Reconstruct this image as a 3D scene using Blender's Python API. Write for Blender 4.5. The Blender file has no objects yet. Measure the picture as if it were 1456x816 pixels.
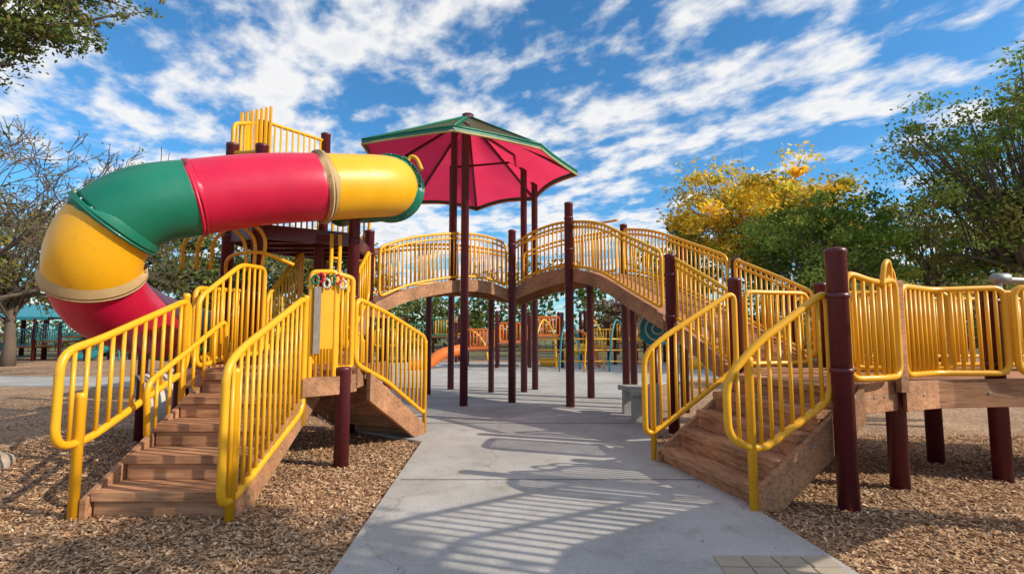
import bpy, math, random
import numpy as np
from mathutils import Vector, Matrix
random.seed(7); rng=np.random.default_rng(11)
S=bpy.context.scene
R=math.radians

# ---------------------------------------------------------------- materials
def new_mat(name):
    m=bpy.data.materials.new(name); m.use_nodes=True
    nt=m.node_tree; b=nt.nodes['Principled BSDF']; return m,nt,b
def N(nt,t,**k):
    n=nt.nodes.new(t)
    for a,v in k.items(): setattr(n,a,v)
    return n
def painted(name,col,rough=.4,var=.18,bump=.02,scale=6,dirt=(.12,.09,.06),dirtamt=.25,coat=0.0):
    m,nt,b=new_mat(name)
    tc=N(nt,'ShaderNodeTexCoord')
    n1=N(nt,'ShaderNodeTexNoise'); n1.inputs['Scale'].default_value=scale; n1.inputs['Detail'].default_value=8; n1.inputs['Roughness'].default_value=.65
    nt.links.new(tc.outputs['Object'],n1.inputs['Vector'])
    mx=N(nt,'ShaderNodeMix',data_type='RGBA'); 
    mx.inputs['A'].default_value=(*[c*(1-var) for c in col],1); mx.inputs['B'].default_value=(*[min(1,c*(1+var)) for c in col],1)
    nt.links.new(n1.outputs['Fac'],mx.inputs['Factor'])
    n2=N(nt,'ShaderNodeTexNoise'); n2.inputs['Scale'].default_value=scale*4; n2.inputs['Detail'].default_value=6; n2.inputs['Roughness'].default_value=.7
    nt.links.new(tc.outputs['Object'],n2.inputs['Vector'])
    rp=N(nt,'ShaderNodeMapRange'); rp.inputs['From Min'].default_value=.56; rp.inputs['From Max'].default_value=.75; rp.inputs['To Max'].default_value=dirtamt
    nt.links.new(n2.outputs['Fac'],rp.inputs['Value'])
    mx2=N(nt,'ShaderNodeMix',data_type='RGBA'); mx2.inputs['B'].default_value=(*dirt,1)
    nt.links.new(rp.outputs['Result'],mx2.inputs['Factor']); nt.links.new(mx.outputs['Result'],mx2.inputs['A'])
    nt.links.new(mx2.outputs['Result'],b.inputs['Base Color'])
    rr=N(nt,'ShaderNodeMapRange'); rr.inputs['To Min'].default_value=rough-.1; rr.inputs['To Max'].default_value=rough+.2
    nt.links.new(n1.outputs['Fac'],rr.inputs['Value']); nt.links.new(rr.outputs['Result'],b.inputs['Roughness'])
    b.inputs['Coat Weight'].default_value=coat
    bp=N(nt,'ShaderNodeBump'); bp.inputs['Strength'].default_value=bump*10; bp.inputs['Distance'].default_value=.004
    nt.links.new(n2.outputs['Fac'],bp.inputs['Height']); nt.links.new(bp.outputs['Normal'],b.inputs['Normal'])
    return m
def wood(name,c1,c2,sc):
    m,nt,b=new_mat(name)
    tc=N(nt,'ShaderNodeTexCoord'); mp=N(nt,'ShaderNodeMapping'); mp.inputs['Scale'].default_value=sc
    nt.links.new(tc.outputs['Object'],mp.inputs['Vector'])
    n=N(nt,'ShaderNodeTexNoise'); n.inputs['Scale'].default_value=2.2; n.inputs['Detail'].default_value=10; n.inputs['Roughness'].default_value=.7; n.inputs['Distortion'].default_value=.4
    nt.links.new(mp.outputs['Vector'],n.inputs['Vector'])
    cr=N(nt,'ShaderNodeValToRGB'); e=cr.color_ramp.elements
    e[0].position=.3; e[0].color=(*[c*.4 for c in c1],1); e[1].position=.72; e[1].color=(*c2,1)
    k=e.new(.46); k.color=(*c1,1)
    nt.links.new(n.outputs['Fac'],cr.inputs['Fac'])
    n3=N(nt,'ShaderNodeTexNoise'); n3.inputs['Scale'].default_value=2.5; n3.inputs['Detail'].default_value=5
    nt.links.new(tc.outputs['Object'],n3.inputs['Vector'])
    mr=N(nt,'ShaderNodeMapRange'); mr.inputs['From Min'].default_value=.35; mr.inputs['From Max'].default_value=.7; mr.inputs['To Min'].default_value=.7; mr.inputs['To Max'].default_value=1.25
    nt.links.new(n3.outputs['Fac'],mr.inputs['Value'])
    mm=N(nt,'ShaderNodeMix',data_type='RGBA',blend_type='MULTIPLY'); mm.inputs['Factor'].default_value=1
    nt.links.new(cr.outputs['Color'],mm.inputs['A']); nt.links.new(mr.outputs['Result'],mm.inputs['B'])
    nt.links.new(mm.outputs['Result'],b.inputs['Base Color']); b.inputs['Roughness'].default_value=.75
    bp=N(nt,'ShaderNodeBump'); bp.inputs['Strength'].default_value=.35; bp.inputs['Distance'].default_value=.006
    nt.links.new(n.outputs['Fac'],bp.inputs['Height']); nt.links.new(bp.outputs['Normal'],b.inputs['Normal'])
    return m
def attr_mat(name,rough=.7,transl=0.0,spec=.3):
    m,nt,b=new_mat(name)
    a=N(nt,'ShaderNodeAttribute'); a.attribute_name='col'
    nt.links.new(a.outputs['Color'],b.inputs['Base Color']); b.inputs['Roughness'].default_value=rough
    b.inputs['Specular IOR Level'].default_value=spec
    if transl>0:
        df=N(nt,'ShaderNodeBsdfDiffuse'); nt.links.new(a.outputs['Color'],df.inputs['Color'])
        tr=N(nt,'ShaderNodeBsdfTranslucent'); nt.links.new(a.outputs['Color'],tr.inputs['Color'])
        ms=N(nt,'ShaderNodeMixShader'); ms.inputs['Fac'].default_value=transl
        out=nt.nodes['Material Output']
        nt.links.new(df.outputs[0],ms.inputs[1]); nt.links.new(tr.outputs[0],ms.inputs[2]); nt.links.new(ms.outputs[0],out.inputs['Surface'])
        nt.nodes.remove(b)
    return m

YEL=painted('yellow_powder_coat',(.82,.40,.012),.30,.16,.015,5,dirtamt=.28)
MAR=painted('maroon_post_paint',(.10,.012,.020),.35,.25,.015,4,dirt=(.16,.11,.09),dirtamt=.25)
TYEL=painted('slide_yellow_plastic',(.88,.42,.008),.36,.12,.01,3,dirtamt=.3,coat=.08)
TRED=painted('slide_red_plastic',(.60,.006,.05),.36,.14,.01,3,dirtamt=.2,coat=.08)
TGRN=painted('slide_green_plastic',(.004,.17,.10),.36,.16,.01,3,dirtamt=.2,coat=.08)
GRNP=painted('green_paint',(.006,.17,.10),.45,.15)
TEAL=painted('teal_paint',(.02,.25,.30),.45,.2)
ORG=painted('orange_paint',(.75,.17,.02),.45,.2)
CREAM=painted('cream_plastic',(.62,.60,.54),.45,.1)
METAL=painted('galvanised_metal',(.30,.30,.29),.45,.2,dirtamt=.5); METAL.node_tree.nodes['Principled BSDF'].inputs['Metallic'].default_value=.6
PANEL=painted('weathered_panel',(.22,.19,.16),.6,.6,.05,25,dirtamt=.6)
WX=wood('wood_grain_x',(.37,.17,.08),(.55,.30,.16),(1,14,14))
WY=wood('wood_grain_y',(.37,.17,.08),(.55,.30,.16),(14,1,14))
TAN=painted('tan_trim',(.50,.33,.15),.6,.2)
BARK=painted('bark',(.13,.095,.07),.9,.4,.08,12,dirtamt=.5)
ROCK=painted('rock',(.40,.33,.25),.85,.3,.08,7)
LEAF=attr_mat('leaf',.6,.42); CHIP=attr_mat('wood_chip',.85,0,.2)

def concrete():
    m,nt,b=new_mat('concrete')
    tc=N(nt,'ShaderNodeTexCoord')
    n1=N(nt,'ShaderNodeTexNoise'); n1.inputs['Scale'].default_value=.9; n1.inputs['Detail'].default_value=9; n1.inputs['Roughness'].default_value=.62
    n2=N(nt,'ShaderNodeTexNoise'); n2.inputs['Scale'].default_value=70; n2.inputs['Detail'].default_value=5; n2.inputs['Roughness'].default_value=.7
    n3=N(nt,'ShaderNodeTexNoise'); n3.inputs['Scale'].default_value=3.2; n3.inputs['Detail'].default_value=9; n3.inputs['Roughness'].default_value=.75
    for n in (n1,n2,n3): nt.links.new(tc.outputs['Object'],n.inputs['Vector'])
    cr=N(nt,'ShaderNodeValToRGB'); e=cr.color_ramp.elements; e[0].position=.3; e[0].color=(.33,.32,.30,1); e[1].position=.72; e[1].color=(.52,.505,.48,1)
    nt.links.new(n1.outputs['Fac'],cr.inputs['Fac'])
    mr=N(nt,'ShaderNodeMapRange'); mr.inputs['From Min'].default_value=.3; mr.inputs['From Max'].default_value=.7; mr.inputs['To Min'].default_value=.76; mr.inputs['To Max'].default_value=1.12
    nt.links.new(n2.outputs['Fac'],mr.inputs['Value'])
    mm=N(nt,'ShaderNodeMix',data_type='RGBA',blend_type='MULTIPLY'); mm.inputs['Factor'].default_value=1
    nt.links.new(cr.outputs['Color'],mm.inputs['A']); nt.links.new(mr.outputs['Result'],mm.inputs['B'])
    mr3=N(nt,'ShaderNodeMapRange'); mr3.inputs['From Min'].default_value=.52; mr3.inputs['From Max'].default_value=.70; mr3.inputs['To Max'].default_value=.75
    nt.links.new(n3.outputs['Fac'],mr3.inputs['Value'])
    m3=N(nt,'ShaderNodeMix',data_type='RGBA'); m3.inputs['B'].default_value=(.27,.24,.205,1)
    nt.links.new(mr3.outputs['Result'],m3.inputs['Factor']); nt.links.new(mm.outputs['Result'],m3.inputs['A'])
    # hairline cracks
    vo=N(nt,'ShaderNodeTexVoronoi',feature='DISTANCE_TO_EDGE'); vo.inputs['Scale'].default_value=.33
    wv=N(nt,'ShaderNodeMix',data_type='RGBA',blend_type='ADD'); wv.inputs['Factor'].default_value=.35
    nt.links.new(tc.outputs['Object'],wv.inputs['A']); nt.links.new(n3.outputs['Color'],wv.inputs['B']); nt.links.new(wv.outputs['Result'],vo.inputs['Vector'])
    ck=N(nt,'ShaderNodeMapRange'); ck.inputs['From Min'].default_value=.0008; ck.inputs['From Max'].default_value=.0022; ck.inputs['To Min'].default_value=.55; ck.inputs['To Max'].default_value=0
    nt.links.new(vo.outputs['Distance'],ck.inputs['Value'])
    m4=N(nt,'ShaderNodeMix',data_type='RGBA'); m4.inputs['B'].default_value=(.10,.09,.08,1)
    nt.links.new(ck.outputs['Result'],m4.inputs['Factor']); nt.links.new(m3.outputs['Result'],m4.inputs['A'])
    nt.links.new(m4.outputs['Result'],b.inputs['Base Color']); b.inputs['Roughness'].default_value=.85
    bp=N(nt,'ShaderNodeBump'); bp.inputs['Strength'].default_value=.3; bp.inputs['Distance'].default_value=.004
    nt.links.new(n2.outputs['Fac'],bp.inputs['Height']); nt.links.new(bp.outputs['Normal'],b.inputs['Normal'])
    return m
CONC=concrete()
def mulch():
    m,nt,b=new_mat('wood_mulch')
    tc=N(nt,'ShaderNodeTexCoord')
    v=N(nt,'ShaderNodeTexVoronoi'); v.inputs['Scale'].default_value=42; v.inputs['Randomness'].default_value=1
    nz=N(nt,'ShaderNodeTexNoise'); nz.inputs['Scale'].default_value=9; nz.inputs['Detail'].default_value=4
    nt.links.new(tc.outputs['Object'],nz.inputs['Vector'])
    mxv=N(nt,'ShaderNodeMix',data_type='RGBA',blend_type='ADD'); mxv.inputs['Factor'].default_value=.25
    nt.links.new(tc.outputs['Object'],mxv.inputs['A']); nt.links.new(nz.outputs['Color'],mxv.inputs['B'])
    nt.links.new(mxv.outputs['Result'],v.inputs['Vector'])
    cr=N(nt,'ShaderNodeValToRGB'); e=cr.color_ramp.elements; e[0].position=0; e[0].color=(.13,.065,.032,1); e[1].position=1; e[1].color=(.60,.40,.24,1); k=e.new(.5); k.color=(.38,.22,.12,1)
    sp=N(nt,'ShaderNodeSeparateColor'); nt.links.new(v.outputs['Color'],sp.inputs[0]); nt.links.new(sp.outputs[0],cr.inputs['Fac'])
    n2=N(nt,'ShaderNodeTexNoise'); n2.inputs['Scale'].default_value=.8; n2.inputs['Detail'].default_value=4; nt.links.new(tc.outputs['Object'],n2.inputs['Vector'])
    mr=N(nt,'ShaderNodeMapRange'); mr.inputs['From Min'].default_value=.3; mr.inputs['From Max'].default_value=.7; mr.inputs['To Min'].default_value=.7; mr.inputs['To Max'].default_value=1.2
    nt.links.new(n2.outputs['Fac'],mr.inputs['Value'])
    mm=N(nt,'ShaderNodeMix',data_type='RGBA',blend_type='MULTIPLY'); mm.inputs['Factor'].default_value=1
    nt.links.new(cr.outputs['Color'],mm.inputs['A']); nt.links.new(mr.outputs['Result'],mm.inputs['B'])
    nt.links.new(mm.outputs['Result'],b.inputs['Base Color']); b.inputs['Roughness'].default_value=.9
    bp=N(nt,'ShaderNodeBump'); bp.inputs['Strength'].default_value=.6; bp.inputs['Distance'].default_value=.02
    nt.links.new(sp.outputs[0],bp.inputs['Height']); nt.links.new(bp.outputs['Normal'],b.inputs['Normal'])
    return m
MULCH=mulch()
GRASS=painted('dry_grass',(.12,.12,.04),.95,.5,.08,.6,dirt=(.22,.16,.08),dirtamt=.6)
JOINT=painted('joint_filler',(.09,.085,.08),.9,.2)

def fabric():
    m,nt,b=new_mat('canopy_fabric')
    g=N(nt,'ShaderNodeNewGeometry'); mx=N(nt,'ShaderNodeMix',data_type='RGBA')
    mx.inputs['A'].default_value=(.01,.19,.11,1); mx.inputs['B'].default_value=(.68,.025,.075,1)
    nt.links.new(g.outputs['Backfacing'],mx.inputs['Factor'])
    df=N(nt,'ShaderNodeBsdfDiffuse'); nt.links.new(mx.outputs['Result'],df.inputs['Color'])
    tr=N(nt,'ShaderNodeBsdfTranslucent')
    tc=N(nt,'ShaderNodeTexCoord'); n=N(nt,'ShaderNodeTexNoise'); n.inputs['Scale'].default_value=1.5; n.inputs['Detail'].default_value=5
    nt.links.new(tc.outputs['Object'],n.inputs['Vector'])
    c=N(nt,'ShaderNodeMix',data_type='RGBA'); c.inputs['A'].default_value=(.68,.025,.085,1); c.inputs['B'].default_value=(.95,.07,.15,1)
    nt.links.new(n.outputs['Fac'],c.inputs['Factor']); nt.links.new(c.outputs['Result'],tr.inputs['Color'])
    ms=N(nt,'ShaderNodeMixShader'); ms.inputs['Fac'].default_value=.55
    nt.links.new(df.outputs[0],ms.inputs[1]); nt.links.new(tr.outputs[0],ms.inputs[2]); nt.links.new(ms.outputs[0],nt.nodes['Material Output'].inputs['Surface'])
    nt.nodes.remove(b)
    return m
FAB=fabric()

# ---------------------------------------------------------------- mesh helpers
def group(name,loc=(0,0,0)):
    e=bpy.data.objects.new(name,None); S.collection.objects.link(e); e.empty_display_size=.2; return e
class MB:
    def __init__(s): s.v=[]; s.f=[]; s.m=[]; s.s=[]
    def add(s,vs,fs,mi=0,sm=False):
        o=len(s.v); s.v+= [tuple(p) for p in vs]
        for f in fs: s.f.append([i+o for i in f]); s.m.append(mi); s.s.append(sm)
    def prism(s,poly,off,mi=0):
        off=Vector(off); n=len(poly); a=[Vector(p) for p in poly]; b=[p+off for p in a]
        nrm=Vector((0,0,0))
        for i in range(n): nrm+=a[i].cross(a[(i+1)%n])
        fl = nrm.dot(off)>0
        fs=[list(range(n))[::-1] if fl else list(range(n)), [i+n for i in (range(n) if fl else reversed(range(n)))]]
        for i in range(n):
            j=(i+1)%n; q=[i,j,j+n,i+n]
            fs.append(q if fl else q[::-1])
        s.add(a+b,fs,mi)
    def box(s,c,size,rz=0,mi=0):
        x,y,z=[d/2 for d in size]; M=Matrix.Rotation(rz,3,'Z'); c=Vector(c)
        s.prism([c+M@Vector(p) for p in ((-x,-y,-z),(x,-y,-z),(x,y,-z),(-x,y,-z))],(0,0,2*z),mi)
    def tube(s,path,r,seg=10,mi=0,closed=False,cap=True):
        P=[Vector(p) for p in path]; n=len(P)
        rs=r if isinstance(r,(list,tuple)) else [r]*n
        T=[]
        for i in range(n):
            if closed: t=P[(i+1)%n]-P[i-1]
            else: t=P[min(i+1,n-1)]-P[max(i-1,0)]
            T.append(t.normalized() if t.length>1e-9 else Vector((0,0,1)))
        u=T[0].orthogonal().normalized(); o=len(s.v)
        for i in range(n):
            if i>0:
                u=(u-T[i]*u.dot(T[i]))
                u=u.normalized() if u.length>1e-6 else T[i].orthogonal().normalized()
            w=T[i].cross(u)
            for k in range(seg):
                a=2*math.pi*k/seg; s.v.append(tuple(P[i]+(u*math.cos(a)+w*math.sin(a))*rs[i]))
        for i in range(n if closed else n-1):
            j=(i+1)%n
            for k in range(seg):
                l=(k+1)%seg
                s.f.append([o+i*seg+k,o+i*seg+l,o+j*seg+l,o+j*seg+k]); s.m.append(mi); s.s.append(True)
        if cap and not closed:
            s.f.append([o+k for k in reversed(range(seg))]); s.m.append(mi); s.s.append(False)
            s.f.append([o+(n-1)*seg+k for k in range(seg)]); s.m.append(mi); s.s.append(False)
    def post(s,x,y,z0,z1,r=.08,mi=0):
        s.tube([(x,y,z0),(x,y,z1-.05),(x,y,z1-.045),(x,y,z1-.012),(x,y,z1)],[r,r,r*1.06,r*1.04,r*.75],18,mi)
    def collar(s,x,y,z,r=.08,mi=0):
        s.tube([(x,y,z-.022),(x,y,z-.02),(x,y,z+.02),(x,y,z+.022)],[r+.001,r+.009,r+.009,r+.001],18,mi,cap=False)
    def build(s,name,parent,mats,bevel=0):
        me=bpy.data.meshes.new(name); me.from_pydata(s.v,[],s.f)
        for m in mats: me.materials.append(m)
        me.polygons.foreach_set('material_index',s.m); me.polygons.foreach_set('use_smooth',s.s); me.update()
        ob=bpy.data.objects.new(name,me); S.collection.objects.link(ob)
        if parent: ob.parent=parent
        if bevel:
            b=ob.modifiers.new('bevel','BEVEL'); b.width=bevel; b.segments=2; b.limit_method='ANGLE'; b.angle_limit=R(40)
        return ob
def fillet(pts,rad,closed=False,k=5):
    P=[Vector(p) for p in pts]; n=len(P); out=[]
    for i in range(n):
        if not closed and i in (0,n-1): out.append(P[i]); continue
        a,b,c=P[i-1],P[i],P[(i+1)%n]
        da=min(rad,(a-b).length*.49); dc=min(rad,(c-b).length*.49)
        p0=b+(a-b).normalized()*da; p2=b+(c-b).normalized()*dc
        for j in range(k+1):
            t=j/k; out.append(p0*(1-t)**2+b*2*t*(1-t)+p2*t*t)
    return out
def catmull(pts,k=8):
    P=[Vector(p) for p in pts]; P=[P[0]*2-P[1]]+P+[P[-1]*2-P[-2]]; out=[]
    for i in range(1,len(P)-2):
        a,b,c,d=P[i-1:i+3]
        for j in range(k):
            t=j/k; out.append(.5*((2*b)+(c-a)*t+(2*a-5*b+4*c-d)*t*t+(3*b-3*c+d-a)*t**3))
    out.append(P[-2]); return out
def interp(pts,f):
    P=[Vector(p) for p in pts]; L=[math.hypot(P[i+1].x-P[i].x,P[i+1].y-P[i].y)+1e-6 for i in range(len(P)-1)]
    t=f*sum(L)
    for i,l in enumerate(L):
        if t<=l or i==len(L)-1: return P[i].lerp(P[i+1],min(1,t/l))
        t-=l
def hlen(P): return sum(math.hypot(P[i+1][0]-P[i][0],P[i+1][1]-P[i][1]) for i in range(len(P)-1))
def railing(mb,top,bot,sp=.112,rt=.030,rp=.0175,cr=.12,mi=0,mid=0):
    loop=fillet(list(top)+list(bot)[::-1],cr,True)
    mb.tube(loop,rt,10,mi,closed=True)
    n=max(2,round(hlen(top)/sp))
    for i in range(1,n):
        mb.tube([interp(top,i/n),interp(bot,i/n)],rp,8,mi)
    if mid:
        mb.tube([interp(top,i/12)-Vector((0,0,mid)) for i in range(13)],rt*.75,8,mi)
def up(pts,dz): return [(p[0],p[1],p[2]+dz) for p in pts]

def stairs(wd,origin,ang,width,n,rise,run,z0=0.,mi=0,tt=.06):
    d=Vector((math.cos(ang),math.sin(ang),0)); l=Vector((-d.y,d.x,0)); o=Vector((*origin,0))
    for i in range(n):
        z=z0+rise*(i+1); jx=random.uniform(-.006,.006)
        for hh in (0,1):   # two boards per tread
            c=o+d*(run*i-.022+(run+.045)*(hh+.5)/2+jx)
            wd.box((c.x,c.y,z-tt/2-.002*hh),((run+.045)/2-.006,width-.01,tt-.003),ang,mi)
        c=o+d*(run*i+.02)
        wd.box((c.x,c.y,z-tt-(rise-tt)/2-.002),(.03,width-.03,rise-tt-.004),ang,mi)
    for sgn in (1,-1):
        e=l*sgn*(width/2+.004)
        a=o+e; L=run*n
        poly=[a+d*(-.05)+Vector((0,0,z0+.0)),a+d*(.22)+Vector((0,0,z0)),a+d*L+Vector((0,0,z0+rise*n-.32)),a+d*L+Vector((0,0,z0+rise*n+.02)),a+d*(-.05)+Vector((0,0,z0+rise*.75))]
        wd.prism(poly,l*sgn*.055,mi)
        for i in range(n):
            q=a+d*(run*(i+.5))+l*sgn*.056; zc=z0+rise*(i+.55)
            wd.tube([q+Vector((0,0,zc)),q+l*sgn*.008+Vector((0,0,zc))],.014,8,1)

def deck(wd,near,far,th=.05,fas=.19,mi=0,pl=.145,sides=(1,1)):
    L=max(hlen(near),hlen(far)); n=max(1,int(L/pl))
    for i in range(n):
        a=interp(near,(i+.03)/n); b=interp(near,(i+.97)/n); c=interp(far,(i+.97)/n); e=interp(far,(i+.03)/n)
        wd.prism([v-Vector((0,0,th)) for v in (a,b,c,e)],(0,0,th),mi)
    for k,(pp,qq) in enumerate(((near,far),(far,near))):
        if not sides[k]: continue
        m=24; A=[interp(pp,i/m) for i in range(m+1)]; B=[interp(qq,i/m) for i in range(m+1)]
        vs=[];fs=[]
        for a,b in zip(A,B):
            o=(a-b); o.z=0; o.normalize(); a=a+o*.004
            vs+=[a+Vector((0,0,.025)),a-Vector((0,0,fas)),a+o*.06-Vector((0,0,fas)),a+o*.06+Vector((0,0,.025))]
        for i in range(m):
            for j in range(4):
                q=[4*i+j,4*i+(j+1)%4,4*i+4+(j+1)%4,4*i+4+j]; fs.append(q if k==0 else q[::-1])
        fs.append([0,1,2,3]); fs.append([4*m+3,4*m+2,4*m+1,4*m])
        wd.add(vs,fs,mi)
        for i in range(2,m,5):
            a,b=A[i],B[i]; o=(a-b); o.z=0; o.normalize(); q=a+o*.065-Vector((0,0,fas*.45))
            wd.tube([q-o*.005,q+o*.007],.013,8,1)

# ---------------------------------------------------------------- ground
def sheet(name,poly,z,mat,thick=0):
    mb=MB()
    if thick: mb.prism([(x,y,z-thick) for x,y in poly],(0,0,thick))
    else: mb.add([(x,y,z) for x,y in poly],[list(range(len(poly)))])
    return mb.build(name,None,[mat])
sheet('ground',[(-500,-500),(500,-500),(500,900),(-500,900)],-.012,GRASS)
sheet('wood_mulch_bed',[(-40,-14),(40,-14),(40,30),(-40,30)],0,MULCH)
PATH=[(-1.0,-6),(-1.1,3.3),(-1.2,6.95),(-2.6,7.95),(-5,11.5),(-9,13.6),(-34,15.2),(-34,17.2),(-9,16.5),(-7,24),(15,24),(13,20),(5,15.5),(2.85,12.8),(1.85,6.6),(2.02,4.4),(2.1,3.3),(2.3,-6)]
pth=sheet('concrete_path',PATH,.035,CONC,.06)
jb=MB()
for y in (2.2,5.2,8.3,11.4,14.6): 
    x0,x1=(-1.1,2.0) if y<7 else (-2.6,1.95) if y<10 else (-4.6,2.4) if y<13 else (-6,3.6)
    jb.box(((x0+x1)/2,y,.0365),(x1-x0,.012,.005))
jb.build('expansion_joints',pth,[JOINT])
sb=MB()
for i in range(4):
    for j in range(2):
        sb.box((1.38+.19*i+.01*j,3.22+.17*j,.040),(.178,.158,.014),.04*(i-1.5))
sb.build('stone_pavers',pth,[ROCK],.004)

def inside(px,py,poly):
    c=np.zeros(len(px),bool); n=len(poly)
    for i in range(n):
        x1,y1=poly[i]; x2,y2=poly[i-1]
        k=((y1>py)!=(y2>py))&(px<(x2-x1)*(py-y1)/(y2-y1+1e-12)+x1); c^=k
    return c
def quads(name,C,U,W,col,mat,parent=None,smooth=False):
    n=len(C); V=np.empty((n,4,3)); V[:,0]=C-U; V[:,1]=C-W; V[:,2]=C+U; V[:,3]=C+W
    me=bpy.data.meshes.new(name); me.vertices.add(4*n); me.vertices.foreach_set('co',V.reshape(-1).astype(np.float32))
    me.loops.add(4*n); me.loops.foreach_set('vertex_index',np.arange(4*n,dtype=np.int32))
    me.polygons.add(n); me.polygons.foreach_set('loop_start',np.arange(0,4*n,4,dtype=np.int32)); me.polygons.foreach_set('loop_total',np.full(n,4,dtype=np.int32))
    me.update(calc_edges=True)
    a=me.color_attributes.new('col','FLOAT_COLOR','CORNER')
    cc=np.ones((n,4,4),np.float32); cc[:,:,:3]=col[:,None,:]; a.data.foreach_set('color',cc.reshape(-1))
    me.materials.append(mat); ob=bpy.data.objects.new(name,me); S.collection.objects.link(ob)
    if parent: ob.parent=parent
    return ob
def chips(n,xr,yr,pw):
    x=rng.uniform(*xr,n); y=yr[0]+(yr[1]-yr[0])*rng.uniform(0,1,n)**pw; return x,y
xs=[];ys=[]
for n,xr,yr in ((85000,(-6.5,-.9),(2.8,8)),(70000,(1.7,8),(2.8,7.5)),(15000,(-11,-2.5),(7,13))):
    x,y=chips(n,xr,yr,1.4); xs.append(x); ys.append(y)
x=np.concatenate(xs); y=np.concatenate(ys); ins=inside(x,y,PATH); keep=~ins
x=x[keep]; y=y[keep]; n=len(x)
th=rng.uniform(0,2*np.pi,n); tl=rng.normal(0,.28,n); ln=rng.uniform(.008,.025,n); wd_=rng.uniform(.003,.008,n)
C=np.stack([x,y,rng.uniform(.003,.024,n)],1)
ax=np.stack([np.cos(th)*np.cos(tl),np.sin(th)*np.cos(tl),np.sin(tl)],1); bx=np.stack([-np.sin(th),np.cos(th),rng.normal(0,.35,n)],1)
U=ax*ln[:,None]+bx*wd_[:,None]; W=bx*wd_[:,None]-ax*ln[:,None]
pal=np.array([(.58,.37,.21),(.44,.25,.13),(.28,.14,.07),(.68,.50,.33),(.50,.31,.17),(.16,.085,.045)])
col=pal[rng.choice(6,n,p=[.26,.24,.15,.11,.18,.06])]*rng.uniform(.8,1.15,(n,1))
quads('wood_chips',C,U,W,col,CHIP)
n=1500; x=rng.uniform(-1.3,2.4,n); y=rng.uniform(2.8,14,n); e=np.minimum(abs(x+1.15),abs(x-1.95)); k=rng.uniform(0,1,n)<np.exp(-e*5)+.05
x,y=x[k],y[k]; n=len(x); th=rng.uniform(0,6.28,n); s=rng.uniform(.006,.018,n)
C=np.stack([x,y,np.full(n,.050)],1); U=np.stack([np.cos(th),np.sin(th),rng.normal(0,.2,n)],1)*s[:,None]; W=np.stack([-np.sin(th),np.cos(th),rng.normal(0,.2,n)],1)*s[:,None]*.5
quads('fallen_leaves',C,U,W,pal[rng.choice(6,n)]*.7,CHIP)

# ---------------------------------------------------------------- left staircase + platform
g=group('playground_staircase'); w=MB(); y=MB(); p=MB()
stairs(w,(-2.83,4.26),R(90),1.12,5,.208,.345,tt=.075)
PZ=1.04
deck(w,[(-3.75,6.0,PZ),(-3.75,7.4,PZ)],[(-1.85,6.0,PZ),(-1.85,7.4,PZ)],.05,.2)
w.box((-2.8,6.0-.035,PZ-.09),(1.9,.06,.2)) 
w.prism([(-2.2,5.45,PZ-.24),(-1.9,5.72,PZ-.24),(-1.8,6.02,PZ-.24),(-2.2,6.02,PZ-.24)],(0,0,.2))
a2=math.atan2(-1.45,-.5)
stairs(w,(-1.82,7.62),a2,1.05,5,.19,.26,.035)
stairs(w,(-3.0,7.42),R(90),1.1,5,.17,.24,PZ)
w.build('wooden_steps',g,[WX,METAL],.007)
xl=-3.50
top=[(xl,4.0,1.33),(xl,4.35,1.42),(xl,5.55,1.84)]; bot=[(xl,4.0,.60),(xl,4.3,.60),(xl,5.55,1.08)]
railing(y,top,bot,.125,cr=.16,rt=.033)
y.post(xl,4.22,0,1.0,.038); y.post(xl,5.5,.0,1.9,.034)
top=[(xl+.02,5.68,1.86),(xl+.12,6.35,2.32),(xl+.15,6.9,2.34)]; bot=[(xl+.02,5.68,1.1),(xl+.12,6.35,1.2),(xl+.15,6.9,1.2)]
railing(y,top,bot,.12)
xr=-2.22
top=[(xr,4.02,1.22),(xr,4.25,1.36),(xr,5.5,1.86)]; bot=[(xr,4.02,.16),(xr,4.25,.18),(xr,5.5,.66)]
railing(y,top,bot,.105,cr=.14,rt=.033); y.post(xr,4.16,0,1.2,.036); y.post(xr,5.52,.5,1.88,.03)
y.tube(fillet([(-3.32,4.75,.55),(-3.32,4.72,1.02),(-3.32,5.95,1.62),(-3.32,6.0,1.1)],.1),.027)
for i in range(6): y.tube([(-3.32,4.85+i*.18,1.06+i*.09),(-3.32,4.85+i*.18,.6+i*.1)],.0165,8)
railing(y,[(-2.2,5.6,2.14),(-1.98,5.74,2.16)],[(-2.2,5.6,.92),(-1.98,5.74,.94)],.07,cr=.05)
railing(y,[(-1.97,5.76,2.14),(-1.84,5.9,2.1)],[(-1.97,5.76,1.08),(-1.84,5.9,1.08)],.06,cr=.05)
y.prism([(-2.12,5.63,1.3),(-1.98,5.72,1.3),(-1.98,5.72,1.95),(-2.12,5.63,1.95)],(-.02,.03,0))
top=[(-1.82,5.98,1.88),(-1.6,6.6,1.72),(-1.27,7.56,1.40)]; bot=[(-1.82,5.98,1.12),(-1.6,6.6,.86),(-1.27,7.56,.30)]
railing(y,top,bot,.11); y.post(-1.27,7.55,.03,1.36,.03)
top=[(-2.75,6.9,1.9),(-2.3,7.95,1.40)]; bot=[(-2.75,6.9,1.15),(-2.3,7.95,.3)]
railing(y,top,bot,.11); y.post(-2.3,7.94,.03,1.36,.03)
railing(y,[(-3.72,6.0,2.0),(-3.72,7.2,2.05)],[(-3.72,6.0,1.15),(-3.72,7.2,1.15)],.12)
railing(y,[(-3.55,7.42,2.0),(-3.55,8.6,2.85)],[(-3.55,7.42,1.2),(-3.55,8.6,2.05)],.12)
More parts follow.
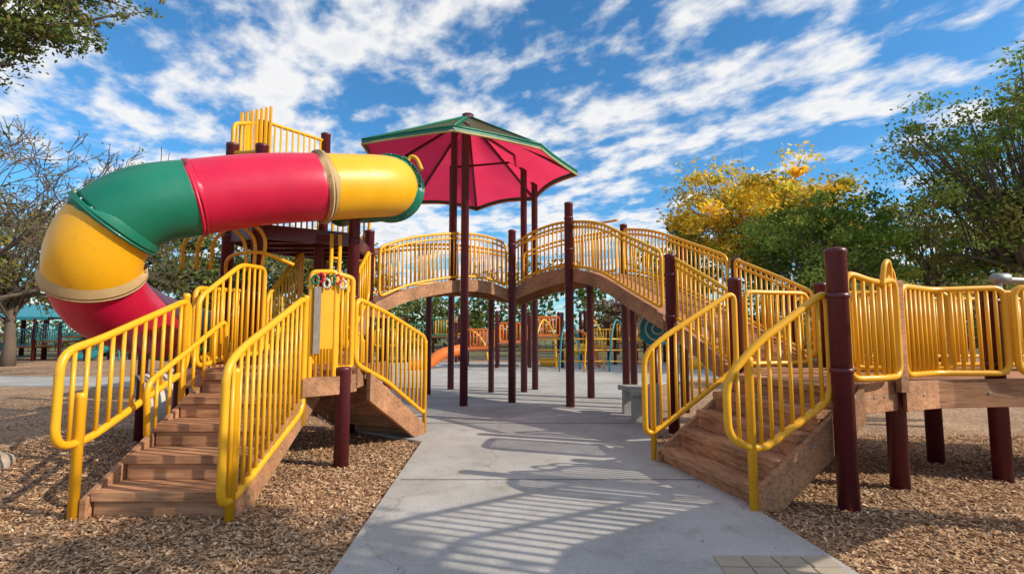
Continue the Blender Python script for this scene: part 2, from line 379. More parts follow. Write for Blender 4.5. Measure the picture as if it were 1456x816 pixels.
railing(y,[(-2.42,7.42,2.0),(-2.42,8.6,2.85)],[(-2.42,7.42,1.2),(-2.42,8.6,2.05)],.12)
y.build('yellow_railings',g,[YEL])
p.post(-1.89,5.80,0,1.10,.082); p.post(-3.86,6.05,0,1.3,.08); p.post(-3.86,7.3,0,2.2,.08)
p.build('support_posts',g,[MAR])
q=MB()
q.prism([(-2.15,5.56,1.25),(-2.09,5.60,1.25),(-2.09,5.60,1.98),(-2.15,5.56,1.98)],(-.015,.02,0),0)
for i,mi in enumerate((1,2,3,1,2,3)):
    c=Vector((-2.14+.05*i,5.55+.032*i,2.05+.035*math.sin(i*2.2)))
    q.tube([c+Vector((math.cos(t)*.035,0,math.sin(t)*.05)) for t in np.linspace(0,6.28,9)],.014,6,mi)
q.build('activity_panel',g,[PANEL,GRNP,TRED,CREAM])

# ---------------------------------------------------------------- slide tower
g=group('slide_tower'); w=MB(); y=MB(); p=MB()
B=(-4.12,7.35);A=(-3.5,6.98);D=(-2.40,7.7);E=(-2.56,9.1);Cc=(-3.46,9.25);G=(-4.12,8.2)
for (x0,y0),z1 in ((B,4.25),(A,4.1),(D,3.22),(E,3.3),(Cc,5.15),(G,4.95)):
    p.post(x0,y0,0,z1,.085)
    for zc in (2.0,2.86): p.collar(x0,y0,zc,.085)
p.post(-3.05,8.0,2.0,3.0,.07); 
ZD=2.95
hexa=[B,A,D,E,Cc,G]
cx=sum(a[0] for a in hexa)/6; cy=sum(a[1] for a in hexa)/6
hx=[(cx+(a-cx)*.97,cy+(b-cy)*.97) for a,b in hexa]
w.prism([(a,b,ZD-.05) for a,b in hx],(0,0,.05),0)
for i in range(6):
    a=Vector((*hexa[i],0)); b=Vector((*hexa[(i+1)%6],0)); d=(b-a).normalized(); 
    m=(a+b)/2; w.box((m.x,m.y,ZD-.08),((b-a).length-.16,.05,.2),math.atan2(d.y,d.x),1)
for k in range(4):
    yy=7.4+k*.45; w.box((-3.3,yy,ZD-.12),(1.3,.06,.12),0,1)
deck(w,[(-3.7,8.62,1.93),(-3.7,9.6,1.93)],[(-2.4,8.62,1.93),(-2.4,9.6,1.93)],.05,.2,0)
w.build('wooden_decks',g,[WX,MAR],.008)
railing(y,[(*B,4.55),(*G,4.92)],[(*B,3.1),(*G,3.1)],.10)
railing(y,[(*G,4.95),(*Cc,5.0)],[(*G,3.1),(*Cc,3.1)],.11)
railing(y,[(*A,4.0),(*B,4.1)],[(*A,3.05),(*B,3.05)],.1)
railing(y,[(-3.3,9.3,4.4),(-2.6,9.2,4.4)],[(-3.3,9.3,3.1),(-2.6,9.2,3.1)],.1)
for i in range(7):
    t=i/6; y.box((-4.14+.02*i,7.6+.11*i,3.95+.04*i),(.035,.055,1.75+.05*i),.1)
for k in range(3):
    y.tube(catmull([(-4.55+.2*k,7.0,2.35),(-4.4+.2*k,6.85,2.75),(-4.0+.2*k,6.8,2.95),(-3.65+.15*k,6.85,2.75),(-3.6+.1*k,6.9,2.3)],6),.024)
y.tube(catmull([(-4.1,7.3,2.2),(-3.9,7.0,2.5),(-3.4,6.85,2.55),(-3.0,7.0,2.4)],6),.024)
for xx,yy in ((-2.52,7.42),(-2.62,7.36)): y.tube([(xx,yy,1.1),(xx,yy,2.9)],.028)
for k in range(6): y.tube([(-2.52,7.42,1.3+k*.25),(-2.62,7.36,1.3+k*.25)],.018)
y.build('yellow_railings',g,[YEL]); p.build('tower_posts',g,[MAR])
q=MB()
for i in range(6):
    x0=-2.85+i*.2; q.tube(catmull([(x0,8.6,4.1),(x0+.08,8.6,4.4+.05*(i%2)),(x0+.2,8.6,4.45),(x0+.3,8.6,4.25)],5),.035,8,i%3)
q.tube([(-2.9,8.6,4.12),(-1.75,8.5,4.12)],.03,8,1)
q.build('decorative_topper',g,[ORG,GRNP,YEL])

# ---------------------------------------------------------------- tube slide
g=group('tube_slide')
pts=[(-2.85,8.35,3.72),(-2.2,8.15,3.70),(-1.86,7.5,3.64),(-2.50,6.78,3.43),(-3.15,6.33,3.27),(-3.70,5.97,3.08),(-4.12,5.68,2.90),(-4.42,5.56,2.62),(-4.62,5.62,2.22),(-4.80,6.05,1.86),(-5.02,6.85,1.66),(-5.2,7.8,1.52),(-5.0,8.65,1.34),(-4.5,8.8,1.1),(-4.4,8.2,.86),(-4.7,7.6,.62),(-5.1,7.2,.47)]
K=10; path=catmull(pts,K)
sec=[(0,1.9,0),(1.9,3.1,1),(3.1,5.1,2),(5.1,6.8,0),(6.8,8.2,1),(8.2,11,2),(11,13,0),(13,15,1),(15,16,3)]
mb=MB()
for a,b,mi in sec:
    i0=int(round(a*K)); i1=int(round(b*K))
    mb.tube(path[i0:i1+1],.445,44,mi,cap=False)
ob=mb.build('slide_tube',g,[TGRN,TYEL,TRED,CREAM])
so=ob.modifiers.new('s','SOLIDIFY'); so.thickness=.015; so.offset=-1
mb=MB()
RM=[0,0,1,2,0,1,0,0,0]; RR=[.5,.5,.49,.458,.49,.49,.48,.48,.48]
for si,(a,b,mi) in enumerate(sec):
    i=int(round(a*K)); c=path[i]; t=(path[min(i+1,len(path)-1)]-path[max(i-1,0)]).normalized(); rr=RR[si]
    for sgn in (-1,1):
        p0=c+t*sgn*.002; p1=c+t*sgn*.026
        mb.tube([p0,p0,p1,p1],[.43,rr,rr,.43],44,RM[si],cap=False)
    if rr>.47:
        u=t.orthogonal().normalized(); ww=t.cross(u)
        for k in range(18):
            an=k*math.pi/9; q0=c+(u*math.cos(an)+ww*math.sin(an))*(rr-.018)
            mb.tube([q0-t*.04,q0+t*.04],.011,6,3)
c=path[18]; t=(path[19]-path[17]).normalized()
mb.tube([c-t*.12,c-t*.12,c-t*.03,c-t*.03],[.43,.52,.52,.43],44,0,cap=False)
mb.build('slide_flanges',g,[TGRN,TAN,TRED,METAL])
mb=MB()
for i in (103,130):
    c=path[i]; mb.post(c.x,c.y,0,c.z-.40,.06)
mb.build('slide_supports',g,[MAR])

# ---------------------------------------------------------------- arched bridge
g=group('arched_bridge'); w=MB(); y=MB(); p=MB()
n1=catmull([(-2.42,9.0,1.97),(-1.9,9.6,2.28),(-1.1,10.35,2.5),(-.5,10.72,2.5),(-.04,10.88,2.33)],6)
f1=catmull([(-3.2,10.2,1.97),(-2.7,10.8,2.28),(-1.7,11.7,2.5),(-.8,12.15,2.5),(.2,12.2,2.33)],6)
n2=catmull([(.0,10.88,2.33),(.4,10.75,2.58),(.8,10.5,2.70),(1.12,10.26,2.72)],6)
f2=catmull([(.2,12.2,2.33),(.9,12.1,2.58),(1.6,11.8,2.70),(2.35,11.1,2.72)],6)
n3=catmull([(1.16,10.22,2.72),(1.6,9.35,2.5),(2.0,8.6,2.1),(2.38,7.9,1.72)],6)
f3=catmull([(2.38,11.0,2.72),(2.8,10.1,2.5),(3.25,9.2,2.1),(3.62,8.4,1.72)],6)
n4=catmull([(2.40,7.86,1.70),(2.62,7.2,1.35),(2.80,6.55,1.02)],6)
f4=catmull([(3.64,8.36,1.70),(3.9,7.6,1.35),(4.1,6.9,1.02)],6)
for a,b in ((n1,f1),(n2,f2),(n3,f3),(n4,f4)): deck(w,a,b,.05,.22)
w.build('wooden_arch_deck',g,[WX,METAL],0)
H=.98
for a in (n1,f1,n2,f2,n3,f3,n4,f4):
    aa=[interp(a,.03+.94*i/14) for i in range(15)]
    railing(y,up(aa,H),up(aa,.09),.10,.028,.0165,mid=.10)
y.tube(catmull([(2.3,11.0,3.9),(2.0,11.6,3.95),(1.0,12.2,3.85),(.2,12.3,3.6)],6),.026)
for x0,y0,z1,r in ((0,10.8-.12,3.62,.08),(1.13,10.06,4.05,.085),(1.73,11.35,2.6,.08),(2.47,11.2,3.85,.08),(2.45,10.4,2.5,.07),(-1.95,12.0,2.4,.07),(-2.7,11.1,2.3,.07),(2.40,7.72,2.66,.082),(2.80,6.42,2.16,.082),(3.72,8.45,2.7,.08),(4.2,6.95,2.15,.08),(3.2,9.6,3.1,.08),(.3,12.45,3.4,.07),(-.5,12.4,2.4,.07)):
    p.post(x0,y0,0,z1,r)
    if z1>2.6: p.collar(x0,y0,z1-.32,r); p.collar(x0,y0,z1-.95,r)
y.build('yellow_railings',g,[YEL])
p.build('bridge_posts',g,[MAR])

# ---------------------------------------------------------------- canopy
g=group('shade_canopy'); p=MB(); fb=MB(); tr=MB()
cor=[(-2.85,9.5),(-1.05,8.85),(.55,9.75),(1.48,11.45),(.6,13.7),(-1.05,14.9),(-2.75,14.1),(-3.35,11.8)]
ZE=5.12; AP=Vector((-1.05,11.8,6.58)); n=len(cor)
C3=[Vector((a,b,ZE)) for a,b in cor]
KK=8;JJ=8
for i in range(n):
    a,b=C3[i],C3[(i+1)%n]; vv=[]
    for r in range(KK+1):
        t=r/KK
        for s_ in range(JJ+1):
            q=s_/JJ; e=a.lerp(b,q); pnt=AP.lerp(e,t*(1-.045*math.sin(math.pi*q)*t)); pnt.z-= .13*math.sin(math.pi*q)*math.sin(math.pi*t) 
            vv.append(pnt)
    ff=[]
    for r in range(KK):
        for s_ in range(JJ):
            k=r*(JJ+1)+s_; ff.append([k,k+JJ+1,k+JJ+2,k+1])
    fb.add(vv,ff,0,True)
    rim=[vv[KK*(JJ+1)+s_] for s_ in range(JJ+1)]
    out=[]
    for v in rim:
        d=(v-AP); d.z=0; out.append(v+d.normalized()*.012+Vector((0,0,.012)))
    tr.add(out+[v+Vector((0,0,-.10)) for v in out],[[k,k+1,k+JJ+2,k+JJ+1] for k in range(JJ)],0,False)
    tr.tube([v+Vector((0,0,-.095)) for v in out],.022,8,1); tr.tube(out,.02,8,0)
    tr.tube([AP-Vector((0,0,.05)),a-Vector((0,0,.06))],.032,8,2)
    tr.tube([AP+Vector((0,0,.012)),a+Vector((0,0,.012))],.02,8,0)
fb.build('canopy_fabric',g,[FAB])
tr.tube([AP-Vector((0,0,.18)),AP+Vector((0,0,.03)),AP+Vector((0,0,.05))],[.14,.14,.05],16,2)
tr.build('canopy_frame',g,[GRNP,TAN,MAR])
for x0,y0,z1 in ((-.95,10.2,5.75),(-1.54,13.0,5.75),(.29,12.5,5.6),(.58,13.0,5.35)):
    p.post(x0,y0,0,z1,.08)
p.post(-1.22,10.55,2.5,5.85,.07)
sq=[(-.95,10.2,5.72),(.29,12.5,5.72),(-1.54,13.0,5.72),(-1.22,10.55,5.72)]
p.tube([Vector(q) for q in sq],.035,8,0,closed=True)
p.build('canopy_posts',g,[MAR])

# ---------------------------------------------------------------- right staircase + raised walkway
g=group('raised_walkway'); w=MB(); y=MB(); p=MB()
ang=math.atan2(.23,.97)
stairs(w,(1.86,5.15),ang,1.50,5,.2,.225,.0,tt=.075)
w.build('wooden_steps',g,[WY,METAL],.007); w=MB()
d=Vector((math.cos(ang),math.sin(ang),0))
RZ=1.0
deck(w,[(2.98,4.66,RZ),(3.66,4.98,RZ)],[(2.86,6.4,RZ),(4.0,6.6,RZ)],.05,.25)
deck(w,[(3.70,4.92,RZ),(4.3,5.25,RZ-.02),(5.0,5.20,RZ),(7.5,4.9,RZ)],[(4.0,6.6,RZ),(4.4,6.5,RZ-.02),(5.0,6.5,RZ),(7.5,6.4,RZ)],.05,.25)
w.box((3.66,4.86,1.45),(.09,.06,1.05),.2)
w.build('wooden_decks',g,[WX,METAL],.008)
b0=Vector((1.97,4.34,0)); 
def at(b,s,z): q=b+d*s; return (q.x,q.y,z)
top=[at(b0,-.20,1.10),at(b0,.12,1.40),at(b0,.85,1.86)]; bot=[at(b0,-.20,.62),at(b0,.1,.50),at(b0,.85,.92)]
railing(y,top,bot,.10,cr=.14,rt=.033); y.post(*at(b0,0.02,0)[:2],0,1.28,.036)
b1=Vector((1.62,5.98,0))
top=[at(b1,-.1,1.22),at(b1,.15,1.42),at(b1,1.12,1.98)]; bot=[at(b1,-.1,.30),at(b1,.15,.42),at(b1,1.12,1.06)]
railing(y,top,bot,.10,cr=.14,rt=.033); y.post(*at(b1,.0,0)[:2],0,1.3,.032)
T,Bt=1.93,1.08
railing(y,[(2.95,4.52,2.02),(3.3,4.62,T),(3.6,4.80,1.98)],[(2.95,4.52,Bt),(3.3,4.62,Bt),(3.6,4.80,Bt)],.10)
y.tube(catmull([(3.35,4.62,1.9),(3.40,4.64,2.10),(3.50,4.72,2.12),(3.56,4.8,1.9)],6),.022)
y.tube(catmull([(3.48,4.74,1.9),(3.53,4.78,2.06),(3.62,4.85,2.06),(3.66,4.88,1.9)],6),.022)
railing(y,[(3.72,4.90,T),(4.25,5.18,T-.02),(4.95,5.14,T)],[(3.72,4.90,Bt),(4.25,5.18,Bt),(4.95,5.14,Bt)],.085)
railing(y,[(5.0,5.1,T),(7.4,4.8,T)],[(5.0,5.1,Bt),(7.4,4.8,Bt)],.085)
railing(y,[(4.1,6.65,T+.05),(5.0,6.5,T+.05),(7.4,6.4,T+.05)],[(4.1,6.65,Bt),(5.0,6.5,Bt),(7.4,6.4,Bt)],.095)
railing(y,[(3.9,5.9,T),(4.9,5.75,T)],[(3.9,5.9,Bt),(4.9,5.75,Bt)],.09)
railing(y,[(3.98,6.9,2.0),(3.0,6.6,2.0)],[(3.98,6.9,Bt),(3.0,6.6,Bt)],.105)
railing(y,[(4.4,8.0,2.0),(9,8.2,2.0)],[(4.4,8.0,1.1),(9,8.2,1.1)],.115)
for x0,y0,z1 in ((2.83,4.44,2.22),(3.70,5.02,1.98),(4.85,6.0,1.0),(4.93,5.28,1.95),(7.5,4.75,2.2),(4.4,8.05,2.2),(6.6,8.15,2.2)):
    p.post(x0,y0,0,z1,.083)
    if z1>1.9: p.collar(x0,y0,1.16,.083); p.collar(x0,y0,1.80,.083)
y.build('yellow_railings',g,[YEL])
p.build('support_posts',g,[MAR])
q=MB(); q.tube(fillet([(5.72,6.0,1.0),(5.72,6.0,2.10),(6.4,6.0,2.07)],.1),.035,12)
q.tube([(5.66,6.0,2.11),(5.68,6.0,2.11),(5.83,6.0,2.11),(5.86,6.0,2.11)],[.03,.065,.065,.03],16)
q.build('metal_periscope',g,[METAL])

g=group('offscreen_shadow_bridge'); w=MB(); y=MB(); p=MB()  # unseen bridge, added right of frame to cast striped shadows on the path
a=[(3.15,1.4,2.0),(3.55,2.6,2.0),(4.6,3.9,1.6)]; b=[(3.75,1.1,2.0),(4.15,2.3,2.0),(5.3,3.5,1.6)]
deck(w,a,b,.05,.18); w.build('deck',g,[WX,METAL],0)
railing(y,up(a,1.0),up(a,.1),.12); railing(y,up(b,1.0),up(b,.1),.12); y.build('yellow_railings',g,[YEL])
for q0 in a+b: p.post(q0[0],q0[1],0,q0[2],.08)
p.build('posts',g,[MAR])

# ---------------------------------------------------------------- bench, disc, rock
g=group('concrete_bench'); q=MB()
sp=[Vector((1.72+.30*math.cos(t),8.9+.62*math.sin(t),.44)) for t in np.linspace(-.9,.9,13)]
for i in range(12):
    a,b=sp[i],sp[i+1]; o=Vector((.36,0,0)); q.prism([a,b,b+o,a+o],(0,0,.09))
q.box((2.12,8.55,.235),(.3,.14,.40)); q.box((2.12,9.25,.235),(.3,.14,.40))
q.tube([(2.24,8.2,0),(2.24,8.2,.35),(2.24,8.2,.45),(2.24,8.2,.62),(2.24,8.2,.68)],[.12,.10,.13,.12,.05],16)
q.build('curved_seat',g,[CONC],.012)
g=group('spiral_play_panel'); q=MB()
c=Vector((2.62,9.35,1.55)); q.tube([c-Vector((0,.03,0)),c+Vector((0,.03,0))],.33,40,0)
sp=[c+Vector((math.cos(t)*(.02+.3*t/16),-.04,math.sin(t)*(.02+.3*t/16))) for t in np.linspace(0,16,120)]
q.tube(sp,.016,6,1)
q.tube([(2.62,9.4,0),(2.62,9.4,1.3)],.04,10,2); q.build('disc',g,[TEAL,CREAM,MAR])
def boulder(name,loc,r,mat):
    import bmesh
    bm=bmesh.new(); bmesh.ops.create_icosphere(bm,subdivisions=4,radius=1)
    from mathutils import noise
    for v in bm.verts: v.co*= 1+.25*noise.noise(v.co*1.3)+.06*noise.noise(v.co*5); v.co.x*=r[0]; v.co.y*=r[1]; v.co.z*=r[2]
    me=bpy.data.meshes.new(name); bm.to_mesh(me); me.materials.append(mat)
    for f in me.polygons: f.use_smooth=True
    o=bpy.data.objects.new(name,me); o.location=loc; S.collection.objects.link(o)
boulder('boulder',(-5.75,5.7,.05),(.28,.22,.16),ROCK)

# ---------------------------------------------------------------- distant playground
def climber(name,x,y0,cols,seed):
    random.seed(seed); g=group(name); q=MB()
    for i in range(4):
        for j in range(2): q.post(x+i*1.3,y0+j*1.5,0,1.9+.5*random.random(),.07,0)
    for i in range(3):
        c=1+random.randint(0,1); z=.7+.25*i
        q.box((x+.65+i*1.3,y0+.75,z),(1.3,1.4,.08),0,3)
        railing(q,[(x+i*1.3+.1,y0-.02,z+.85),(x+i*1.3+1.2,y0-.02,z+.85)],[(x+i*1.3+.1,y0-.02,z+.1),(x+i*1.3+1.2,y0-.02,z+.1)],.13,mi=c)
        railing(q,[(x+i*1.3+.1,y0+1.5,z+.85),(x+i*1.3+1.2,y0+1.5,z+.85)],[(x+i*1.3+.1,y0+1.5,z+.1),(x+i*1.3+1.2,y0+1.5,z+.1)],.13,mi=2)
    q.tube(catmull([(x-.1,y0-.2,.75),(x-.8,y0-.6,.6),(x-1.4,y0-.9,.2),(x-2,y0-1,.15)],6),.22,10,1)
    for k in range(3): q.tube(catmull([(x+3.9,y0+.3*k,1.3),(x+4.6,y0+.3*k,1.5),(x+5.2,y0+.3*k,.9),(x+5.4,y0+.3*k,0)],6),.03,8,2)
    q.build('climbing_structure',g,[MAR]+cols+[WX])
climber('distant_play_structure',-1.9,20.5,[ORG,ORG],1)
climber('distant_play_structure',3.2,22.5,[YEL,YEL],2)
climber('distant_play_structure',-6.5,24,[GRNP,YEL],3)
climber('distant_play_structure',-25,25.5,[TEAL,TEAL],4)
climber('distant_play_structure',-20,27,[TEAL,GRNP],5)
climber('distant_play_structure',8.6,21,[YEL,ORG],6)
g=group('net_climber'); q=MB()
for k in range(5):
    q.tube(catmull([(.8+k*.9,18.6,0),(.9+k*.9,18.6,1.3),(1.2+k*.9,19.1,1.9),(1.6+k*.9,19.6,1.3),(1.7+k*.9,19.7,0)],6),.035,8,k%2)
for z in (.4,.8,1.2): q.tube([(.8,18.65,z),(4.6,18.65,z)],.025,8,0)
q.build('arched_bars',g,[YEL,TEAL])
g=group('shade_pavilion'); q=MB()
for dx,dy in ((0,0),(5,0),(0,4),(5,4)): q.post(-29.5+dx,27+dy,0,2.3,.12,0)
vs=[(-30.3,26.2,2.2),(-23.7,26.2,2.2),(-23.7,31.8,2.2),(-30.3,31.8,2.2),(-27,29,3.0)]
q.add(vs,[[0,1,4],[1,2,4],[2,3,4],[3,0,4]],1)
q.prism([(-30.3,26.18,2.05),(-23.7,26.18,2.05),(-23.7,26.18,2.2),(-30.3,26.18,2.2)],(0,-.05,0),1)
q.build('roof_and_posts',g,[MAR,TEAL])
g=group('metal_fence'); q=MB()
railing(q,[(-40,34,1.2),(40,34,1.2)],[(-40,34,.15),(40,34,.15)],.45,mi=0)
q.build('fence_rails',g,[MAR])

# ---------------------------------------------------------------- trees
def leaves(name,centers,radii,per,size,cols,parent,droop=.0,jit=.25,cl_var=.35):
    n=len(centers)*per
    cidx=np.repeat(np.arange(len(centers)),per)
    c=np.array(centers)[cidx]; rr=np.array(radii)[cidx]
    d=rng.normal(0,1,(n,3)); d/=np.linalg.norm(d,axis=1)[:,None]; rad=rng.uniform(0,1,n)**.5
    P=c+d*rr*rad[:,None]+rng.normal(0,.2,(n,3))*rr
    a=rng.normal(0,1,(n,3)); a/=np.linalg.norm(a,axis=1)[:,None]; b=np.cross(a,rng.normal(0,1,(n,3))); b/=np.linalg.norm(b,axis=1)[:,None]
    s=size*rng.uniform(.6,1.3,n)
    cols=np.array(cols); ck=rng.integers(0,len(cols),len(centers)); k=np.where(rng.uniform(0,1,n)<.65,ck[cidx],rng.integers(0,len(cols),n))
    cv=rng.uniform(1-cl_var,1+cl_var,len(centers))[cidx]
    col=cols[k]*(cv*rng.uniform(1-jit,1+jit,n))[:,None]
    quads(name,P,a*s[:,None],b*(s*.5)[:,None],col,LEAF,parent)
def tree(name,loc,h,cz,rad,ncl,per,leaf,cols,tr=.18,clr=.9,bare=False,lean=0):
    g=group(name); x0,y0=loc; q=MB(); cx,cy=x0+lean,y0
    cen=[];rads=[]
    for i in range(ncl):
        d=rng.normal(0,1,3); d/=np.linalg.norm(d); f=rng.uniform(.2,1)**.6
        c=np.array([cx,cy,cz])+d*np.array(rad)*f; 
        if c[2]<cz-rad[2]*.85: c[2]=cz-rad[2]*rng.uniform(.3,.8)
        cen.append(c); s=clr*rng.uniform(.4,1.2); rads.append([s*rng.uniform(.8,1.3),s,s*rng.uniform(.45,.8)])
    fork=max(.8,(cz-rad[2])*.75)
    q.tube([(x0,y0,-.05),(x0+.05,y0,fork*.5),(x0+lean*.2,y0,fork),(cx,cy,cz)],[tr*1.3,tr,tr*.85,tr*.35],10)
    for i,c in enumerate(cen):
        if i%2 and not bare and ncl>60: continue
        t=rng.uniform(0,.6); s=Vector((x0+lean*.2,y0,fork)).lerp(Vector((cx,cy,cz)),t); e=Vector(c); m=s.lerp(e,.5)+Vector(rng.normal(0,.25,3))+Vector((0,0,-.1))
        q.tube(catmull([s,m,e],4),[tr*.28*(1-.09*k) for k in range(9)],6)
        for _ in range(2):
            e2=e+Vector(rng.normal(0,.5,3))*clr; q.tube([m,m.lerp(e2,.5)+Vector(rng.normal(0,.1,3)),e2],[tr*.1,tr*.07,tr*.03],5)
    q.build('trunk_and_limbs',g,[BARK])
    if per: leaves('foliage',cen,rads,per,leaf,cols,g)
    return g
GR=[(.11,.17,.04),(.15,.20,.055),(.07,.12,.03),(.20,.22,.06)]
OL=[(.17,.18,.055),(.23,.21,.065),(.10,.13,.04),(.28,.22,.07)]
YE=[(.88,.56,.04),(.80,.52,.05),(.95,.68,.10),(.66,.50,.07),(.40,.40,.07)]
LG=[(.22,.31,.055),(.18,.27,.05),(.32,.38,.08),(.12,.19,.04)]
tree('autumn_tree',(12.4,25),10.4,7.1,(4.5,3.6,3.1),125,150,.12,YE,.22,1.0)
tree('green_tree',(11.9,19.5),7,4.4,(3.3,3,2.45),120,160,.085,LG,.16,.75)
tree('offscreen_shadow_tree',(17.6,17.2),12,7.0,(4.0,4,4.3),165,150,.085,OL+LG,.26,.95)
tree('offscreen_shadow_tree',(20,24),10,5,(5,4,3.4),80,150,.12,GR+OL,.28,1.1)
tree('offscreen_shadow_tree',(-21.5,22),8,4.6,(4.5,3.5,2.6),80,150,.11,OL,.22,.9)
tree('offscreen_shadow_tree',(-17.5,30),8,5.1,(4.8,3.5,2.8),80,140,.14,GR+OL,.22,1.0)
tree('offscreen_shadow_tree',(-11.5,31),7.6,4.9,(3.8,3,2.6),70,140,.14,OL,.2,1.0)
tree('pine_tree',(12.3,36),8.6,6.4,(1.6,1.6,3.2),40,140,.14,[(.03,.07,.03),(.05,.09,.035)],.2,.7)
tree('shrub',(6.8,33),3,2.4,(2.0,1.5,1.2),30,120,.14,[(.42,.20,.17),(.32,.18,.13),(.17,.17,.07)],.1,.7)
tree('shrub',(9.3,13.0),3.2,2.0,(1.8,1.2,.9),30,110,.07,[(.45,.28,.08),(.30,.28,.08),(.18,.22,.06)],.08,.55)
tree('shrub',(13.5,14.5),3.2,2.1,(2.2,1.2,1.0),36,110,.07,[(.40,.26,.08),(.26,.26,.08),(.18,.22,.06)],.08,.55)
cen=[];rads=[]
for i in range(400):
    xx=rng.uniform(-85,85); hh=6.0+2.0*math.sin(xx*.13)+1.2*math.sin(xx*.37+1)+abs(xx)*.03
    cen.append((xx,rng.uniform(42,54),rng.uniform(.0,1)*hh+.4)); s=rng.uniform(1.2,2.4); rads.append((s,s,s*.8))
leaves('distant_trees',cen,rads,130,.25,GR+OL+[(.3,.24,.08)],None)
g=group('bare_tree'); q=MB(); tips=[]
def br(p0,dv,L,r,dep):
    p1=p0+dv*L*.5+Vector(rng.normal(0,.04,3))*L; p2=p1+(dv+Vector(rng.normal(0,.14,3))+Vector((0,0,.05))).normalized()*L*.5
    q.tube([p0,p1,p2],[max(r,.010),max(r*.82,.009),max(r*.62,.008)],8 if dep<3 else 4,cap=False)
    if dep>=8:
        if rng.uniform()<.25: tips.append(tuple(p2))
        return
    for k in range(2 if dep else 6):
        nd=(dv+Vector(rng.normal(0,.42,3))+Vector((.06,0,.04))).normalized(); br(p2 if k<2 else p1,nd,L*rng.uniform(.68,.86),r*.6,dep+1)
    if dep>1: br(p1,(dv+Vector(rng.normal(0,.65,3))).normalized(),L*.6,r*.42,dep+2)
br(Vector((-16.6,14.8,-.1)),Vector((.05,0,1)),2.5,.15,0)
q.build('trunk_and_limbs',g,[BARK])
if tips: leaves('sparse_foliage',tips,[(.22,.22,.18)]*len(tips),5,.05,OL,g)
g=group('overhanging_oak'); q=MB(); cen=[];rads=[]
q.tube([(-11.5,7,0),(-11.4,7,2.5),(-11.0,7.2,5),(-10,7.4,7.5)],[.4,.33,.26,.15],12)
def limb(a,b,r,n):
    a=Vector(a);b=Vector(b); m=a.lerp(b,.5)+Vector((0,0,.25)); P=catmull([a,m,b],6); q.tube(P,[r*(1-.06*i) for i in range(len(P))],7)
    for i in range(n):
        s=P[int(rng.uniform(4,len(P)-1))]; e=s+(b-a).normalized()*rng.uniform(.1,.7)+Vector(rng.normal(0,.33,3)); q.tube([s,s.lerp(e,.5)+Vector(rng.normal(0,.05,3)),e],[r*.3,r*.2,.006],5)
        cen.append(tuple(e)); k=rng.uniform(.13,.3); rads.append((k,k,k*.7))
        cen.append(tuple(s.lerp(e,.6))); rads.append((k*.8,k*.8,k*.5))
limb((-11.1,7.2,5.2),(-6.8,8.0,6.5),.09,34); limb((-10.6,7.3,6.5),(-6.8,8.2,7.3),.09,34); limb((-11,7.2,5),(-7.8,7.6,5.6),.07,26)
limb((-10.6,7.3,6.2),(-7.9,7.2,6.9),.07,28); limb((-8.6,7.7,6.1),(-7.3,7.6,5.9),.04,20); limb((-8.6,7.8,6.6),(-6.4,8.1,7.2),.04,24)
q.build('trunk_and_limbs',g,[BARK]); leaves('foliage',cen,rads,40,.042,GR+OL,g)
tree('offscreen_shadow_tree',(7.6,.1),8,6.4,(1.5,1.1,1.3),26,70,.09,GR,.14,.6)  # unseen tree, added right of camera to dapple the foreground mulch with shade

# ---------------------------------------------------------------- world / light / camera
W=bpy.data.worlds.new("World"); S.world=W; W.use_nodes=True; nt=W.node_tree; bg=nt.nodes['Background']
SE,SR=32,107.5
sky=N(nt,'ShaderNodeTexSky',sky_type='NISHITA'); sky.sun_disc=False; sky.sun_elevation=R(SE); sky.sun_rotation=R(SR); sky.air_density=1.0; sky.dust_density=.5; sky.ozone_density=2.0
tc=N(nt,'ShaderNodeTexCoord'); sep=N(nt,'ShaderNodeSeparateXYZ'); nt.links.new(tc.outputs['Generated'],sep.inputs[0])
def M(op,a,b=None,c=None):
    n=N(nt,'ShaderNodeMath',operation=op)
    for i,v in enumerate((a,b,c)):
        if v is None: continue
        if isinstance(v,(int,float)): n.inputs[i].default_value=v
        else: nt.links.new(v,n.inputs[i])
    return n.outputs[0]
zz=M('ADD',M('MAXIMUM',sep.outputs[2],0.0),.12)
px=M('DIVIDE',sep.outputs[0],zz); py=M('DIVIDE',sep.outputs[1],zz)
cmb=N(nt,'ShaderNodeCombineXYZ'); nt.links.new(px,cmb.inputs[0]); nt.links.new(py,cmb.inputs[1])
def nz(scale,rot,sc,detail,rough,dist=0,off=(0,0,0)):
    m0=N(nt,'ShaderNodeMapping'); m0.inputs['Rotation'].default_value=(0,0,R(rot)); nt.links.new(cmb.outputs[0],m0.inputs['Vector'])
    mp=N(nt,'ShaderNodeMapping'); mp.inputs['Scale'].default_value=sc; mp.inputs['Location'].default_value=off
    nt.links.new(m0.outputs[0],mp.inputs['Vector'])
    n=N(nt,'ShaderNodeTexNoise'); n.inputs['Scale'].default_value=scale; n.inputs['Detail'].default_value=detail; n.inputs['Roughness'].default_value=rough; n.inputs['Distortion'].default_value=dist
    nt.links.new(mp.outputs[0],n.inputs['Vector']); return n.outputs['Fac']
big=nz(.75,35,(.5,1.2,1),3,.5,.3,(3.1,1.7,0))
mid=nz(2.6,38,(.7,1.25,1),8,.56,.2,(1,5,0))
fine=nz(8.5,-20,(1,.75,1),6,.55,.15)
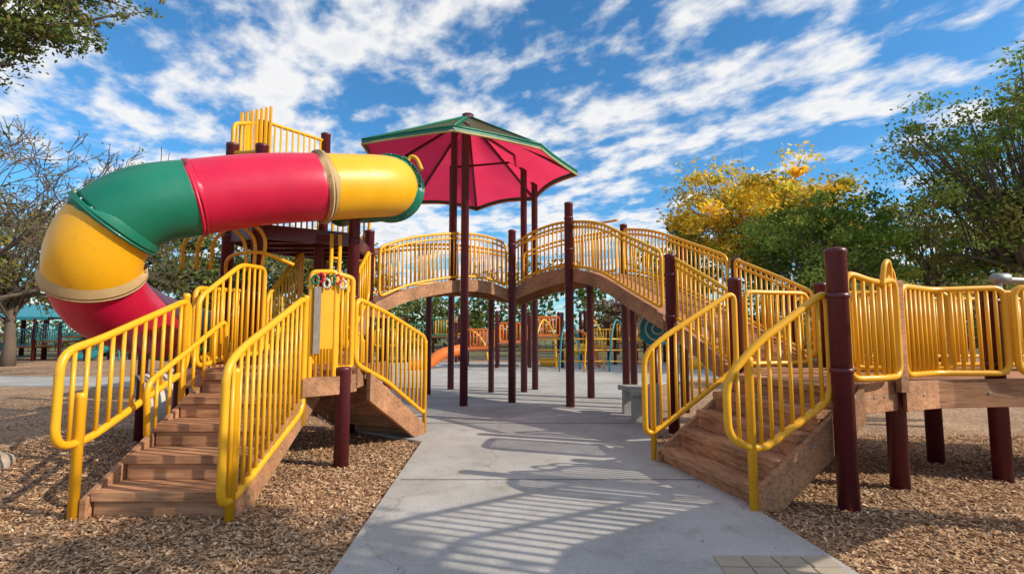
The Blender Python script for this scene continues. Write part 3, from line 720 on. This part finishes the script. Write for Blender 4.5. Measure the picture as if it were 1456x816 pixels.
v=M('ADD',M('ADD',M('MULTIPLY',big,.42),M('MULTIPLY',mid,.72)),M('MULTIPLY',fine,.50))
mr=N(nt,'ShaderNodeMapRange',interpolation_type='SMOOTHSTEP'); mr.inputs['From Min'].default_value=.735; mr.inputs['From Max'].default_value=.935
nt.links.new(v,mr.inputs['Value'])
mask=M('MULTIPLY',mr.outputs[0],.96)
tint=N(nt,'ShaderNodeMix',data_type='RGBA',blend_type='MULTIPLY'); tint.inputs['Factor'].default_value=1; tint.inputs['B'].default_value=(.66,1.45,1.90,1)
nt.links.new(sky.outputs[0],tint.inputs['A'])
# cloud body: slightly greyer in the thick parts
cb=N(nt,'ShaderNodeMix',data_type='RGBA'); cb.inputs['A'].default_value=(10.2,10.1,10.0,1); cb.inputs['B'].default_value=(8.0,8.3,8.9,1)
mr2=N(nt,'ShaderNodeMapRange'); mr2.inputs['From Min'].default_value=.92; mr2.inputs['From Max'].default_value=1.05; nt.links.new(v,mr2.inputs['Value']); nt.links.new(mr2.outputs[0],cb.inputs['Factor'])
mx=N(nt,'ShaderNodeMix',data_type='RGBA'); nt.links.new(cb.outputs['Result'],mx.inputs['B'])
nt.links.new(mask,mx.inputs['Factor']); nt.links.new(tint.outputs['Result'],mx.inputs['A'])
nt.links.new(mx.outputs['Result'],bg.inputs['Color']); bg.inputs['Strength'].default_value=.095

L=bpy.data.lights.new('sun','SUN'); L.energy=5.0; L.angle=R(.5); L.color=(1,.89,.73)
lo=bpy.data.objects.new('sun',L); S.collection.objects.link(lo)
sd=Vector((math.sin(R(SR))*math.cos(R(SE)),math.cos(R(SR))*math.cos(R(SE)),math.sin(R(SE))))
lo.rotation_euler=sd.to_track_quat('Z','Y').to_euler(); lo.location=(20,-8,20)

cam=bpy.data.cameras.new('camera'); cam.lens=18; cam.sensor_width=36; cam.clip_end=2000; cam.clip_start=.05
co=bpy.data.objects.new('camera',cam); S.collection.objects.link(co); co.location=(0,0,1.5); co.rotation_euler=(R(90+4.87),0,0)
S.camera=co
S.view_settings.view_transform='Standard'; S.view_settings.look='None'; S.view_settings.exposure=0
